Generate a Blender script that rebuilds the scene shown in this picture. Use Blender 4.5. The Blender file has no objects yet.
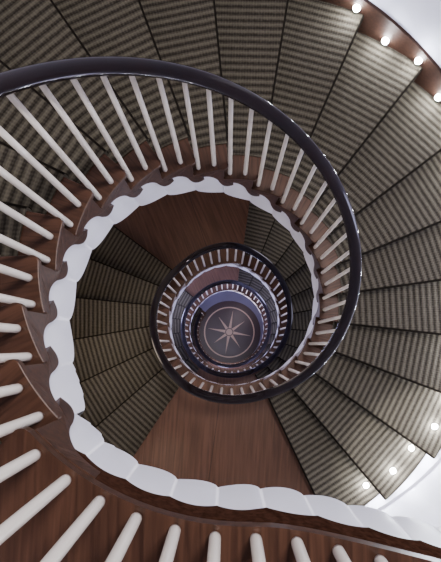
import bpy, math
import numpy as np
from mathutils import Matrix, Vector
H=0.95
col=bpy.context.scene.collection
RF=0.7908*H          # baluster / rail radius
RN=RF-0.036          # nosing edge towards the well
RS=RF-0.012          # string face
RO=2.17              # wall radius
ZF=12.58
def rad(a): return math.radians(a)
def P(r,phi,z): return (r*math.sin(rad(phi)), r*math.cos(rad(phi)), z)

# ---------------------------------------------------------------- materials
def new_mat(name):
    m=bpy.data.materials.new(name); m.use_nodes=True
    nt=m.node_tree; b=nt.nodes['Principled BSDF']
    return m,nt,b
def N(nt,t,**k):
    n=nt.nodes.new(t)
    for a,v in k.items(): setattr(n,a,v)
    return n
def wood(name,c1,c2,rough=0.35,scale=(30,1.5,30),coat=0.0,spec=0.3,tint=(1,0.85,0.75),e0=0.36,e1=0.64):
    m,nt,b=new_mat(name); L=nt.links
    tc=N(nt,'ShaderNodeTexCoord'); mp=N(nt,'ShaderNodeMapping'); mp.inputs['Scale'].default_value=scale
    no=N(nt,'ShaderNodeTexNoise'); no.inputs['Scale'].default_value=2.2; no.inputs['Detail'].default_value=8; no.inputs['Distortion'].default_value=0.5
    no2=N(nt,'ShaderNodeTexNoise'); no2.inputs['Scale'].default_value=1.3
    mx=N(nt,'ShaderNodeMix',data_type='FLOAT'); mx.inputs[0].default_value=0.3
    cr=N(nt,'ShaderNodeValToRGB'); cr.color_ramp.elements[0].position=e0; cr.color_ramp.elements[1].position=e1
    cr.color_ramp.elements[0].color=(*c1,1); cr.color_ramp.elements[1].color=(*c2,1)
    L.new(tc.outputs['Object'],mp.inputs[0]); L.new(mp.outputs[0],no.inputs['Vector']); L.new(tc.outputs['Object'],no2.inputs['Vector'])
    L.new(no.outputs['Fac'],mx.inputs[2]); L.new(no2.outputs['Fac'],mx.inputs[3]); L.new(mx.outputs[0],cr.inputs[0])
    L.new(cr.outputs[0],b.inputs['Base Color'])
    b.inputs['Roughness'].default_value=rough
    b.inputs['Specular IOR Level'].default_value=spec
    b.inputs['Specular Tint'].default_value=(*tint,1)
    return m
M_wood=wood('tread_wood',(0.024,0.0100,0.0056),(0.068,0.030,0.0165),0.34,spec=0.22)
M_fas=wood('fascia_wood',(0.022,0.0090,0.0054),(0.055,0.024,0.0140),0.85,spec=0.0)
M_base=wood('skirting_wood',(0.014,0.007,0.005),(0.034,0.016,0.010),0.5,spec=0.15)
M_land=wood('landing_wood',(0.048,0.0235,0.0135),(0.112,0.055,0.031),0.26,(18,0.9,18),e0=0.3,e1=0.7)
M_rail=wood('rail_wood',(0.003,0.0015,0.0014),(0.008,0.0035,0.003),0.07,(3,3,3),0.0,0.27,(0.95,0.9,0.95))
def plain(name,c,rough=0.5,noise=0.06,scale=6,spec=0.5):
    m,nt,b=new_mat(name); L=nt.links
    tc=N(nt,'ShaderNodeTexCoord'); no=N(nt,'ShaderNodeTexNoise'); no.inputs['Scale'].default_value=scale
    cr=N(nt,'ShaderNodeValToRGB')
    cr.color_ramp.elements[0].color=(*[x*(1-noise) for x in c],1); cr.color_ramp.elements[1].color=(*[min(1,x*(1+noise)) for x in c],1)
    L.new(tc.outputs['Object'],no.inputs['Vector']); L.new(no.outputs['Fac'],cr.inputs[0]); L.new(cr.outputs[0],b.inputs['Base Color'])
    b.inputs['Roughness'].default_value=rough; b.inputs['Specular IOR Level'].default_value=spec
    return m
M_white=plain('white_plaster',(0.84,0.83,0.86),0.45)
M_wall=plain('wall_paint',(0.56,0.54,0.62),0.6)
M_bal=plain('baluster_paint',(0.82,0.75,0.63),0.16,0.03)
M_floor=plain('floor_stone',(0.20,0.19,0.27),0.3,0.2,3)
M_disc=plain('medallion_dark',(0.045,0.022,0.024),0.35,0.2,5)
M_inlay=plain('inlay_pale',(0.60,0.43,0.31),0.4,0.1,5)
M_stepshade=plain('painted_step_shade',(0.011,0.009,0.007),0.95,0.1,30,spec=0.0)  # dark strip colour stands in for the shadow line between steps
M_brass=plain('fitting_metal',(0.5,0.48,0.45),0.3); M_brass.node_tree.nodes['Principled BSDF'].inputs['Metallic'].default_value=1
# carpet
M_carpet,nt,b=new_mat('striped_carpet'); L=nt.links
tc=N(nt,'ShaderNodeTexCoord'); sp=N(nt,'ShaderNodeSeparateXYZ'); L.new(tc.outputs['Object'],sp.inputs[0])
no=N(nt,'ShaderNodeTexNoise'); no.inputs['Scale'].default_value=60; L.new(tc.outputs['Object'],no.inputs['Vector'])
def M(op,a,bv=None,c=None):
    n=N(nt,'ShaderNodeMath',operation=op)
    for i,v in enumerate((a,bv,c)):
        if v is None: continue
        if isinstance(v,(int,float)): n.inputs[i].default_value=v
        else: L.new(v,n.inputs[i])
    return n.outputs[0]
zig=M('MULTIPLY',M('PINGPONG',M('ADD',sp.outputs['X'],sp.outputs['Z']),0.010),0.18)
yy=M('ADD',sp.outputs['Y'],zig)
s1=M('MULTIPLY_ADD',M('SINE',M('MULTIPLY',yy,2*math.pi/0.050)),0.5,0.5)
s2=M('MULTIPLY_ADD',M('SINE',M('MULTIPLY',yy,2*math.pi/0.0125)),0.5,0.5)
s3=M('MULTIPLY_ADD',M('SINE',M('MULTIPLY',M('ADD',sp.outputs['X'],sp.outputs['Z']),2*math.pi/0.018)),0.5,0.5)
f=M('ADD',M('MULTIPLY',s1,0.62),M('ADD',M('MULTIPLY',s2,0.14),M('ADD',M('MULTIPLY',s3,0.14),M('MULTIPLY',M('SUBTRACT',no.outputs['Fac'],0.5),0.5))))
cr=N(nt,'ShaderNodeValToRGB'); cr.color_ramp.elements[0].position=0.1; cr.color_ramp.elements[1].position=0.9
cr.color_ramp.elements[0].color=(0.018,0.0145,0.0105,1); cr.color_ramp.elements[1].color=(0.096,0.083,0.058,1)
L.new(f,cr.inputs[0]); L.new(cr.outputs[0],b.inputs['Base Color']); b.inputs['Roughness'].default_value=0.95; b.inputs['Specular IOR Level'].default_value=0.1
bp=N(nt,'ShaderNodeBump'); bp.inputs['Strength'].default_value=0.5; bp.inputs['Distance'].default_value=0.01
L.new(f,bp.inputs['Height']); L.new(bp.outputs[0],b.inputs['Normal'])
M_led,nt,b=new_mat('led_glow'); b.inputs['Emission Color'].default_value=(0.92,0.96,1,1); b.inputs['Emission Strength'].default_value=400

# ---------------------------------------------------------------- mesh helpers
def mesh(name,vs,fs,mat,smooth=False):
    me=bpy.data.meshes.new(name); me.from_pydata(vs,[],fs); me.materials.append(mat); me.validate(); me.update()
    if smooth:
        for p in me.polygons: p.use_smooth=True
    return me
def obj(name,me,parent=None,phi=0,z=0):
    o=bpy.data.objects.new(name,me); col.objects.link(o)
    o.rotation_euler[2]=-rad(phi); o.location[2]=z
    if parent: o.parent=parent
    return o
def bevel(o,w,s=3,ang=40):
    m=o.modifiers.new('bevel','BEVEL'); m.width=w; m.segments=s; m.limit_method='ANGLE'; m.angle_limit=rad(ang)
def pt(r,a,t,z):
    x=r*math.sin(rad(a))+t*math.cos(rad(a)); y=r*math.cos(rad(a))-t*math.sin(rad(a)); return (x,y,z)
def plan_solid(outline,z0,z1):
    n=len(outline); vs=[(x,y,z1) for x,y in outline]+[(x,y,z0) for x,y in outline]
    fs=[tuple(range(n-1,-1,-1)),tuple(range(n,2*n))]
    for i in range(n):
        j=(i+1)%n; fs.append((i,j,n+j,n+i))
    return vs,fs
def sector_outline(R0,R1,a0,a1,over,n,rnd=0.0):
    pts=[]
    for i in range(n+1):
        a=a0+(a1-a0)*i/n; t=over if i==n else 0
        pts.append(pt(R1,a,t,0)[:2])
    if rnd:
        for q in (0,15,30,45,60,75,90):
            pts.append(pt(R0+rnd*(1-math.sin(rad(q))),a1,over-rnd*(1-math.cos(rad(q))),0)[:2])
        rng=[a0+(a1-a0)*i/12 for i in range(11,-1,-1)]
        for a in rng: pts.append(pt(R0,a,0,0)[:2])
    else:
        for i in range(n,-1,-1):
            a=a0+(a1-a0)*i/n; t=over if i==n else 0
            pts.append(pt(R0,a,t,0)[:2])
    return pts
def carpet_mesh(w,rise,ci,co):
    a0,a1=-w/2,w/2
    prof=[(a0+(a1-a0)*i/5,0,0.012) for i in range(5)]+[(a1,0.026,0.012),(a1,0.038,0.008),(a1,0.044,-0.004),(a1,0.044,-0.03),(a1,0.036,-0.05),(a1,0.016,-0.056),(a1,0.010,-0.07),(a1,0.010,-rise+0.012)]
    rs=[ci,(ci+co)/2,co]; vs=[];fs=[]
    for r in rs:
        for a,t,z in prof: vs.append(pt(r,a,t,z))
    k=len(prof)
    for i in range(2):
        for j in range(k-1): fs.append((i*k+j,i*k+j+1,(i+1)*k+j+1,(i+1)*k+j))
    b=len(vs)
    for a,t,z in prof: vs.append(pt(ci,a,max(t-0.014,0) if t else 0,z-0.012 if a<a1 or t<0.04 else z))
    for j in range(k-1): fs.append((j,b+j,b+j+1,j+1))
    return vs,fs
def shade_strip_mesh(w,ci,co):
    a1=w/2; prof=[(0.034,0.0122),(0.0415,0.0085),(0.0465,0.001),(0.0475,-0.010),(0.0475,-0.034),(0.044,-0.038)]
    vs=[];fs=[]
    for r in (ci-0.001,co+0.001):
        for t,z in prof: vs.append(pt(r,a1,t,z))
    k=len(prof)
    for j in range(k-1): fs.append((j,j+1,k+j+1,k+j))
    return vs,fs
def catmull(pts,n=5):
    out=[]
    for i in range(len(pts)-1):
        p0=pts[max(i-1,0)];p1=pts[i];p2=pts[i+1];p3=pts[min(i+2,len(pts)-1)]
        for k in range(n):
            t=k/n
            out.append(tuple(0.5*((2*p1[j])+(-p0[j]+p2[j])*t+(2*p0[j]-5*p1[j]+4*p2[j]-p3[j])*t*t+(-p0[j]+3*p1[j]-3*p2[j]+p3[j])*t**3) for j in (0,1)))
    out.append(pts[-1]); return out
def bracket_mesh(w,rise):
    # wave-scroll wooden bracket: a breaking-wave tip reaching under the next tread
    R_=-rise
    a=catmull([(1.0,R_-0.030),(1.10,R_-0.074),(1.22,R_-0.092),(1.34,R_-0.138)])
    b=catmull([(1.34,R_-0.138),(1.16,R_-0.158),(0.99,R_-0.138),(0.87,R_-0.082),(0.79,R_-0.020),(0.67,-0.146),(0.50,-0.108),(0.28,-0.086),(0.0,-0.076)])
    outl=[(i/8,-0.028) for i in range(9)]+a+b[1:]
    vs=[];n=len(outl)
    for r in (RS-0.018,RS+0.004):
        for u,z in outl: vs.append(pt(r,-w/2+w*u,0,z))
    fs=[tuple(range(n)),tuple(range(2*n-1,n-1,-1))]
    for i in range(n):
        j=(i+1)%n; fs.append((i,n+i,n+j,j))
    return vs,fs

# ---------------------------------------------------------------- stair layout
A0=1.20; PA=224.0; PB=514.5
segs=[('F',PA,PB,20,A0,5.05),
      ('L',PB,573.5,0,5.05,5.05),
      ('F',573.5,667,6,5.05,6.30),
      ('L',667,728,0,6.30,6.30),
      ('F',728,870.5,10,6.30,8.19),
      ('L',870.5,933.5,0,8.19,8.19),
      ('F',933.5,1027,6,8.19,9.44),
      ('L',1027,1088,0,9.44,9.44),
      ('F',1088,1230.5,10,9.44,11.33),
      ('L',1230.5,1293.5,0,11.33,11.33),
      ('F',1293.5,1387,6,11.33,12.58)]
PEND=1387
kx=[100,PA-5];kz=[(ZF-A0)*H]*2;info=[]
for t,a0,a1,n,d0,d1 in segs:
    z0=(ZF-d0)*H; z1=(ZF-d1)*H
    if t=='L':
        kx+=[a0+5,a1-5]; kz+=[z0,z0]; info.append(dict(t=t,a0=a0,a1=a1,z=z0,n=0,w=(a1-a0)/5))
    else:
        w=(a1-a0)/n; rise=(z0-z1)/(n+1)
        for k in range(n): kx.append(a0+(k+.5)*w); kz.append(z0-(k+1)*rise)
        info.append(dict(t=t,a0=a0,a1=a1,z=z0,n=n,w=w,rise=rise))
kx+=[PEND+13];kz+=[0]
PH=np.arange(60,PEND+60,0.5); ZL=np.interp(PH,kx,kz)
g=np.exp(-0.5*(np.arange(-24,25)*0.5/5.0)**2); g/=g.sum()
ZS=np.convolve(np.pad(ZL,24,mode='edge'),g,'valid')
def zline(phi): return float(np.interp(phi,PH,ZS))
def ztread(phi):
    for q in info:
        if q['a0']<=phi<q['a1']:
            if q['t']=='L': return q['z']
            return q['z']-(int((phi-q['a0'])/q['w'])+1)*q['rise']
    return 0
ZTOP=(ZF-A0)*H
def edge(phi,off):
    """point on the well edge; off>0 = away from the well.  phi<178 runs out along a nearly straight gallery edge"""
    if phi>=178: 
        r=RF+off; return (r*math.sin(rad(phi)), r*math.cos(rad(phi)))
    s=(178-phi)*rad(1)*RF
    x=RF*math.sin(rad(178))+s; y=RF*math.cos(rad(178))-0.24*(s-0.09*(1-math.exp(-s/0.09)))
    sl=-0.24*(1-math.exp(-s/0.09)); L_=math.hypot(1,sl)
    return (x+sl/L_*off, y-off/L_)

def th(x):
    if x<PA: return 0.355
    for q in info:
        if q['a0']<=x<q['a1']: return 0.435 if q['t']=='F' else 0.34
    return 0.42
def drop(phi): return sum(th(phi+dx) for dx in (-12,-8,-4,0,4,8,12))/7
def string_from_cols(cols):
    vs=[];fs=[]; m=9
    for phi,zt,zb,lobe in cols:
        hb=max(zt-zb,0.0); rr=min(0.02,hb*0.4)
        def E_(r,z): 
            x,y=edge(phi,r-RF); return (x,y,z)
        ex,ey=edge(phi,0); ph2=math.degrees(math.atan2(ex,ey))
        bl=0.0035*lobe
        vs.append(E_(RS,zt)); vs.append(E_(RS-bl*0.4,zb+hb*0.6+rr*0.4)); vs.append(E_(RS-bl,zb+rr))
        for q in (30,60,90):
            vs.append(E_(RS-bl*math.cos(rad(q))+rr*(1-math.cos(rad(q))),zb+rr*(1-math.sin(rad(q)))))
        R0=math.hypot(ex,ey)
        vs.append(P((R0+RO)/2,ph2,zb)); vs.append(P(RO-0.003,ph2,zb)); vs.append(P(RO-0.003,ph2,zt-0.01))
    for i in range(len(cols)-1):
        for j in range(m-1):
            a=i*m+j; fs.append((a,a+1,a+m+1,a+m))
    return vs,fs
def wave(u): return math.sin(math.pi*u**0.72)**0.8 if 0<u<1 else 0.0
def string_mesh(s):
    a0,a1,w=s['a0'],s['a1'],s['w']; n=s['n'] or 5; cols=[]
    for k in range(n):
        zt=(s['z']-(k+1)*s['rise']-0.03) if s['t']=='F' else s['z']-0.08
        for i in range(21):
            u=i/20; phi=a0+(k+u)*w
            lobe=wave(u)
            zb=max(zline(phi)-drop(phi)-0.040*lobe,0.0)
            cols.append((phi,zt,zb,lobe))
    return string_from_cols(cols)

def empty(name,phi=0,z=0):
    o=bpy.data.objects.new(name,None); o.empty_display_size=0.2; col.objects.link(o); o.location[2]=z; return o

def lathe(prof,n=16):
    vs=[];fs=[]
    for r,z in prof:
        for i in range(n): a=2*math.pi*i/n; vs.append((r*math.cos(a),r*math.sin(a),z))
    for k in range(len(prof)-1):
        for i in range(n):
            j=(i+1)%n; fs.append((k*n+i,k*n+j,(k+1)*n+j,(k+1)*n+i))
    fs.append(tuple(range(n-1,-1,-1))); fs.append(tuple((len(prof)-1)*n+i for i in range(n)))
    return vs,fs
bv,bf=lathe([(0.0134,0),(0.0138,0.01),(0.0134,0.25),(0.0118,0.6),(0.0098,1.0)],20)
ME_bal=mesh('baluster',bv,bf,M_bal,True)
RAILH=0.95
def add_bal(parent,phi,zbase):
    o=bpy.data.objects.new('baluster',ME_bal); col.objects.link(o)
    x,y=edge(phi,0); o.location=(x,y,zbase); L=zline(phi)+RAILH-0.02-zbase
    o.scale=(1,1,L); o.parent=parent

ci=RF+0.118; co=RO-0.022
ME_first=None
for idx,s in enumerate(info):
    if s['t']=='F':
        E=empty('stair_flight',z=0)
        E['category']='staircase'; E['group']='flights of the spiral stair'
        E['label']={20:'long curving stair flight with striped carpet and cream balusters',6:'short curving flight of six carpeted steps between wooden landings',10:'curving flight of ten carpeted steps between wooden landings'}[s['n']]
        w,rise=s['w'],s['rise']
        vs,fs=plan_solid(sector_outline(RN,RO-0.004,-w/2,w/2,0.03,6,0.028),-0.03,0)
        vs2,fs2=plan_solid([pt(RO-0.004,w/2,-0.02,0)[:2],pt(RO-0.004,w/2,0.004,0)[:2],pt(RS-0.012,w/2,0.004,0)[:2],pt(RS-0.012,w/2,-0.02,0)[:2]],-rise,-0.028)
        off=len(vs); me_b=mesh('step',vs+vs2,fs+[tuple(i+off for i in f) for f in fs2],M_wood)
        vs,fs=carpet_mesh(w,rise,ci,co); me_c=mesh('carpet',vs,fs,M_carpet)
        vs,fs=shade_strip_mesh(w,ci,co); me_n=mesh('nosing_shade_strip',vs,fs,M_stepshade)
        vs,fs=bracket_mesh(w,rise); me_k=mesh('bracket',vs,fs,M_wood)
        if ME_first is None: ME_first=(me_k,w)
        for k in range(s['n']):
            phi=s['a0']+(k+.5)*w; z=s['z']-(k+1)*rise
            st=obj('step',me_b,E,phi,z); bevel(st,0.004,2)
            c=bpy.data.objects.new('carpet',me_c); col.objects.link(c); c.parent=st; c['label']='dark striped ribbed carpet'
            c=bpy.data.objects.new('nosing_shade_strip',me_n); col.objects.link(c); c.parent=st; c['label']='dark painted shade line along the carpet nosing'
            if not (s['a1']>1380 and k>=s['n']-2):
                k2=bpy.data.objects.new('bracket',me_k); col.objects.link(k2); k2.parent=st; k2['label']='curled wooden wave-scroll bracket'
            for q in (0.22,0.72): add_bal(E,s['a0']+(k+q)*w,z)
    else:
        E=empty('stair_landing'); E['category']='landing'; E['group']='wooden landings of the spiral stair'
        E['label']='smooth brown wooden landing with cream balusters along its curved edge'
        mid=(s['a0']+s['a1'])/2; hw=(s['a1']-s['a0'])/2
        vs,fs=plan_solid(sector_outline(RN,RO-0.004,-hw,hw,0.03,20),-0.08,0)
        st=obj('floor_boards',mesh('floor_boards',vs,fs,M_land),E,mid,s['z']); bevel(st,0.004,2)
        vs2,fs2=plan_solid([pt(RO-0.05,0,-0.003,0)[:2],pt(RO-0.05,0,0.003,0)[:2],pt(RN+0.1,0,0.003,0)[:2],pt(RN+0.1,0,-0.003,0)[:2]],-0.01,0.001)
        sm=obj('board_seam',mesh('board_seam',vs2,fs2,M_base),E,mid+4,s['z'])
        nx=info[idx+1]
        vs,fs=bracket_mesh(nx['w'],nx['rise']); k2=obj('bracket',mesh('bracket',vs,fs,M_wood),E,s['a1']-nx['w']/2,s['z']); k2['label']='curled wooden wave-scroll bracket'
        nb=8
        for i in range(nb): add_bal(E,s['a0']+(i+.5)*(2*hw)/nb,s['z'])
    vs,fs=string_mesh(s); o=obj('white_string',mesh('white_string',vs,fs,M_white,True),E); o['label']='white scalloped plaster string and soffit'

# top-floor landing with a gallery edge running out of the circle
E=empty('top_landing'); E['category']='landing'; E['label']='dark brown polished wooden top landing edged with cream balusters'
PE=45.0
ph=list(np.arange(PA,PE,-3.0))
inner=[edge(p,RS-0.014-RF) for p in ph]
inner=[p for p in inner if math.hypot(*p)<RO-0.01]
ph=ph[:len(inner)]
aend=math.degrees(math.atan2(inner[-1][0],inner[-1][1]))
outer=[P(RO-0.004,a,0)[:2] for a in np.linspace(aend,PA,24)]
corner=[pt(RS-0.014+0.028*(1-math.sin(rad(q))),PA,0.03-0.028*(1-math.cos(rad(q))),0)[:2] for q in (0,20,40,60,90)]
lastw=pt(RO-0.004,PA,0.03,0)[:2]
outline=outer+[lastw]+corner+inner
vs,fs=plan_solid(outline,-0.03,0)
st=obj('floor_boards',mesh('floor_boards',vs,fs,M_wood),E,0,ZTOP)
k2=obj('bracket',ME_first[0],E,PA-ME_first[1]/2,ZTOP); k2['label']='curled wooden wave-scroll bracket'
cols=[]; fa=[]; W0=9.6; k=0; p=PA
while p-W0>ph[-1]:
    for i in range(21):
        u=i/20; phi=p-W0*u; lobe=wave(1-u)
        cols.append((phi,ZTOP-0.03,ZTOP-drop(phi)-0.034*lobe,lobe))
        fa.append((phi,ZTOP-0.110-0.022*(1-math.sin(math.pi*u)**0.8)))
    p-=W0
vs,fs=string_from_cols(cols[::-1]); o=obj('white_string',mesh('white_string',vs,fs,M_white,True),E); o['label']='white scalloped plaster edge and soffit'
vs=[];fs=[]
for phi,zb in fa:
    for off,z in ((RS-0.014-RF,ZTOP-0.028),(RS-0.014-RF,zb),(RS+0.004-RF,zb),(RS+0.004-RF,ZTOP-0.028)):
        x,y=edge(phi,off); vs.append((x,y,z))
for i in range(len(fa)-1):
    for j in range(4):
        a=i*4+j;b2=i*4+(j+1)%4; fs.append((a,a+4,b2+4,b2))
o=obj('fascia',mesh('fascia',vs,fs,M_fas),E); o['label']='shallowly scalloped dark wood fascia'
p=PA-3.5
while p>110: add_bal(E,p,ZTOP); p-=7.0

# ---------------------------------------------------------------- handrail
prof=[]
for i in range(24):
    a=2*math.pi*i/24; x=math.cos(a); y=math.sin(a)
    prof.append((0.0365*math.copysign(abs(x)**0.9,x),0.029*math.copysign(abs(y)**0.95,y)))
vs=[];fs=[];phs=np.arange(80,PEND-3,2.0)
for p in phs:
    for x,y in prof:
        ex,ey=edge(p,x-0.006); vs.append((ex,ey,zline(p)+RAILH+y))
k=24
for i in range(len(phs)-1):
    for j in range(k):
        a=i*k+j;b2=i*k+(j+1)%k; fs.append((a,b2,b2+k,a+k))
fs.append(tuple(range(k))); fs.append(tuple((len(phs)-1)*k+j for j in range(k-1,-1,-1)))
hr=obj('handrail',mesh('handrail',vs,fs,M_rail,True)); hr['label']='dark polished wooden handrail spiralling down around the open well'; hr['category']='handrail'

# ---------------------------------------------------------------- skirting, wall, floor
def ribbon(phs,zb,zt):
    vs=[];fs=[]
    for p in phs:
        for r,z in ((RO-0.022,zb(p)),(RO-0.022,zt(p)),(RO-0.002,zt(p)+0.004),(RO-0.002,zb(p))): vs.append(P(r,p,z))
    for i in range(len(phs)-1):
        for j in range(4):
            a=i*4+j;b2=i*4+(j+1)%4; fs.append((a,a+4,b2+4,b2))
    return vs,fs
for nm,pa,pb,mt,ht in (('baseboard_upper',PA,440,M_base,0.22),('baseboard_lower_glare',440,PEND-4,M_wall,0.17)):  # lower run coloured pale in place of the glare that washes it out
    phs=np.arange(pa,pb+1,2.0)
    vs,fs=ribbon(phs,lambda p:max(zline(p)-0.12,0),lambda p:zline(p)+ht)
    o=obj(nm,mesh(nm,vs,fs,mt)); o['kind']='structure'
n=128; vs=[];fs=[]; WH=ZF*H+1.0
for i in range(n):
    for r,z in ((RO,-0.0),(RO,WH),(RO+0.15,WH),(RO+0.15,0)): vs.append(P(r,360*i/n,z))
for i in range(n):
    for j in range(4):
        a=i*4+j;b2=i*4+(j+1)%4;c=((i+1)%n)*4; fs.append((a,c+j,c+(j+1)%4,b2))
o=obj('wall_outer',mesh('wall_outer',vs,fs,M_wall,False)); o['kind']='structure'
vs,fs=plan_solid([P(RO+0.15,360*i/64,0)[:2] for i in range(64)],-0.2,0)
o=obj('floor',mesh('floor',vs,fs,M_floor)); o['kind']='structure'

# medallion
E=empty('floor_medallion'); E['label']='round dark floor medallion inlaid with a pale eight-pointed compass star'; E['category']='floor medallion'
R=0.78
vs,fs=plan_solid([P(R,360*i/64,0)[:2] for i in range(64)],0.0,0.006); obj('disc',mesh('disc',vs,fs,M_disc),E)
def ring(name,r0,r1,z,mat,par):
    vs=[];fs=[];n=64
    for i in range(n):
        for r,zz in ((r0,0.005),(r0,z),(r1,z),(r1,0.005)): vs.append(P(r,360*i/n,zz))
    for i in range(n):
        for j in range(4):
            a=i*4+j;b2=i*4+(j+1)%4;c=((i+1)%n)*4; fs.append((a,b2,c+(j+1)%4,c+j))
    return obj(name,mesh(name,vs,fs,mat),par)
ring('inlay_ring',0.60,0.63,0.009,M_inlay,E); ring('inlay_ring',0.08,0.10,0.014,M_disc,E)
vs=[];fs=[]
for i in range(8):
    a=45*i+10; L1=0.55 if i%2==0 else 0.47
    b=len(vs); vs+=[P(0,a,0.013),P(0.095,a-22.5,0.008),P(L1,a,0.008),P(0.095,a+22.5,0.008)]; fs.append((b,b+1,b+2)[::-1]); fs.append((b,b+2,b+3)[::-1])
obj('compass_star',mesh('compass_star',vs,fs,M_inlay),E)

# ---------------------------------------------------------------- step lights
bz,bfz=lathe([(0.028,0),(0.028,0.008),(0.024,0.010)],20); me_bz=mesh('bezel',bz,bfz,M_brass)
lz,lfz=lathe([(0.024,0.008),(0.022,0.018),(0.013,0.026)],20); me_lz=mesh('lens',lz,lfz,M_led)
for k in range(17):
    phi=383.2+7.39*k
    low=phi>440
    if low:
        rr=RO-0.16; d=Vector((0,0,1)); phi+=1.0
        z=ztread(phi)+0.010
    else:
        z=max(ztread(phi)+0.05,ztread(phi-2.0)+0.03,zline(phi)+0.03); rr=RO-0.024; d=Vector((-math.sin(rad(phi)),-math.cos(rad(phi)),1.0))
    e=empty('step_light'); e.location=P(rr,phi,z)
    e.rotation_euler=d.to_track_quat('Z','Y').to_euler()
    e['label']='small round step light glowing cool white set into a carpeted tread' if low else 'small round recessed step light glowing white in the dark skirting'; e['category']='light'; e['group']='step lights along the wall'
    for nm,me in (('bezel',me_bz),('lens',me_lz)):
        c=bpy.data.objects.new(nm,me); col.objects.link(c); c.parent=e
    ld=bpy.data.lights.new('step_lamp','POINT'); ld.energy=11.0 if low else 5.0; ld.color=(0.82,0.88,1); ld.shadow_soft_size=0.03
    lo=bpy.data.objects.new('step_lamp',ld); col.objects.link(lo); lo.location=P(rr-(0.0 if low else 0.08),phi,z+0.08)

# ---------------------------------------------------------------- lights
def area(loc,size,energy,colr,target=None,shape='DISK'):
    ld=bpy.data.lights.new('lamp','AREA'); ld.shape=shape; ld.size=size; ld.energy=energy; ld.color=colr
    o=bpy.data.objects.new('lamp',ld); col.objects.link(o); o.location=loc
    if target is not None: o.rotation_euler=(Vector(target)-Vector(loc)).to_track_quat('-Z','Y').to_euler()
    return o
area((0.9,0.9,15.5),1.0,360,(0.97,0.94,1.0),(-0.2,-0.2,8))
def point(phi,r,z,e,c,size=0.25):  # added fill lights without a visible source, brightening treads and well
    ld=bpy.data.lights.new('fill_light','POINT'); ld.energy=e; ld.color=c; ld.shadow_soft_size=size
    o=bpy.data.objects.new('fill_light',ld); col.objects.link(o); o.location=P(r,phi,z)
def spot(loc,target,e,c,ang,size=0.05):  # unseen spots added to throw bright patches on the wall
    ld=bpy.data.lights.new('wall_glare_spot','SPOT'); ld.energy=e; ld.color=c; ld.spot_size=rad(ang); ld.spot_blend=0.4; ld.shadow_soft_size=size
    o=bpy.data.objects.new('wall_glare_spot',ld); col.objects.link(o); o.location=loc
    o.rotation_euler=(Vector(target)-Vector(loc)).to_track_quat('-Z','Y').to_euler()
CZ=ZF*H
spot(P(1.2,400,CZ-1.0),P(RO,393,CZ-2.15),150,(1,0.98,0.95),26)
spot(P(1.3,478,CZ-2.3),P(RO,489,CZ-4.1),300,(0.95,0.97,1.0),44)
point(85,1.75,CZ-2.8*H,28,(0.68,0.70,1.0))
point(110,1.6,CZ-6.4*H,22,(0.75,0.78,1.0))
point(40,1.4,CZ-6.0*H,14,(0.9,0.88,1.0))
point(265,1.5,CZ-4.6*H,20,(1,0.84,0.64))
point(340,1.3,CZ-4.9*H,4,(1,0.82,0.62),0.5)
point(205,1.7,CZ-4.3*H,3,(1,0.82,0.62))
point(80,1.6,CZ-9.0*H,120,(0.55,0.58,1.0))
point(300,1.6,CZ-8.4*H,110,(0.55,0.58,1.0))
point(190,1.6,CZ-10.6*H,130,(0.58,0.62,1.0))
point(30,0.5,1.2,11,(0.95,0.80,0.85))
W=bpy.data.worlds.new('World'); bpy.context.scene.world=W; W.use_nodes=True
W.node_tree.nodes['Background'].inputs[0].default_value=(0.72,0.70,1,1); W.node_tree.nodes['Background'].inputs[1].default_value=0.12

# ---------------------------------------------------------------- camera
F=476.82; n=np.array([227.518-220.5,-(344.975-281),F]); n/=np.linalg.norm(n)
v=np.cross([0,0,1.],n); c=n[2]; K=np.array([[0,-v[2],v[1]],[v[2],0,-v[0]],[-v[1],v[0],0]]); Mx=np.eye(3)+K+K@K/(1+c)
r=Mx[0]*[1,1,-1]; u=Mx[1]*[1,1,-1]; fw=Mx[2]*[1,1,-1]
cam=bpy.data.cameras.new('camera'); co_=bpy.data.objects.new('camera',cam); col.objects.link(co_)
cam.sensor_fit='HORIZONTAL'; cam.sensor_width=36; cam.lens=F*36/441; cam.clip_start=0.02
mw=Matrix(((r[0],u[0],-fw[0],-0.0458*H),(r[1],u[1],-fw[1],-0.3359*H),(r[2],u[2],-fw[2],ZF*H),(0,0,0,1)))
co_.matrix_world=mw
bpy.context.scene.camera=co_
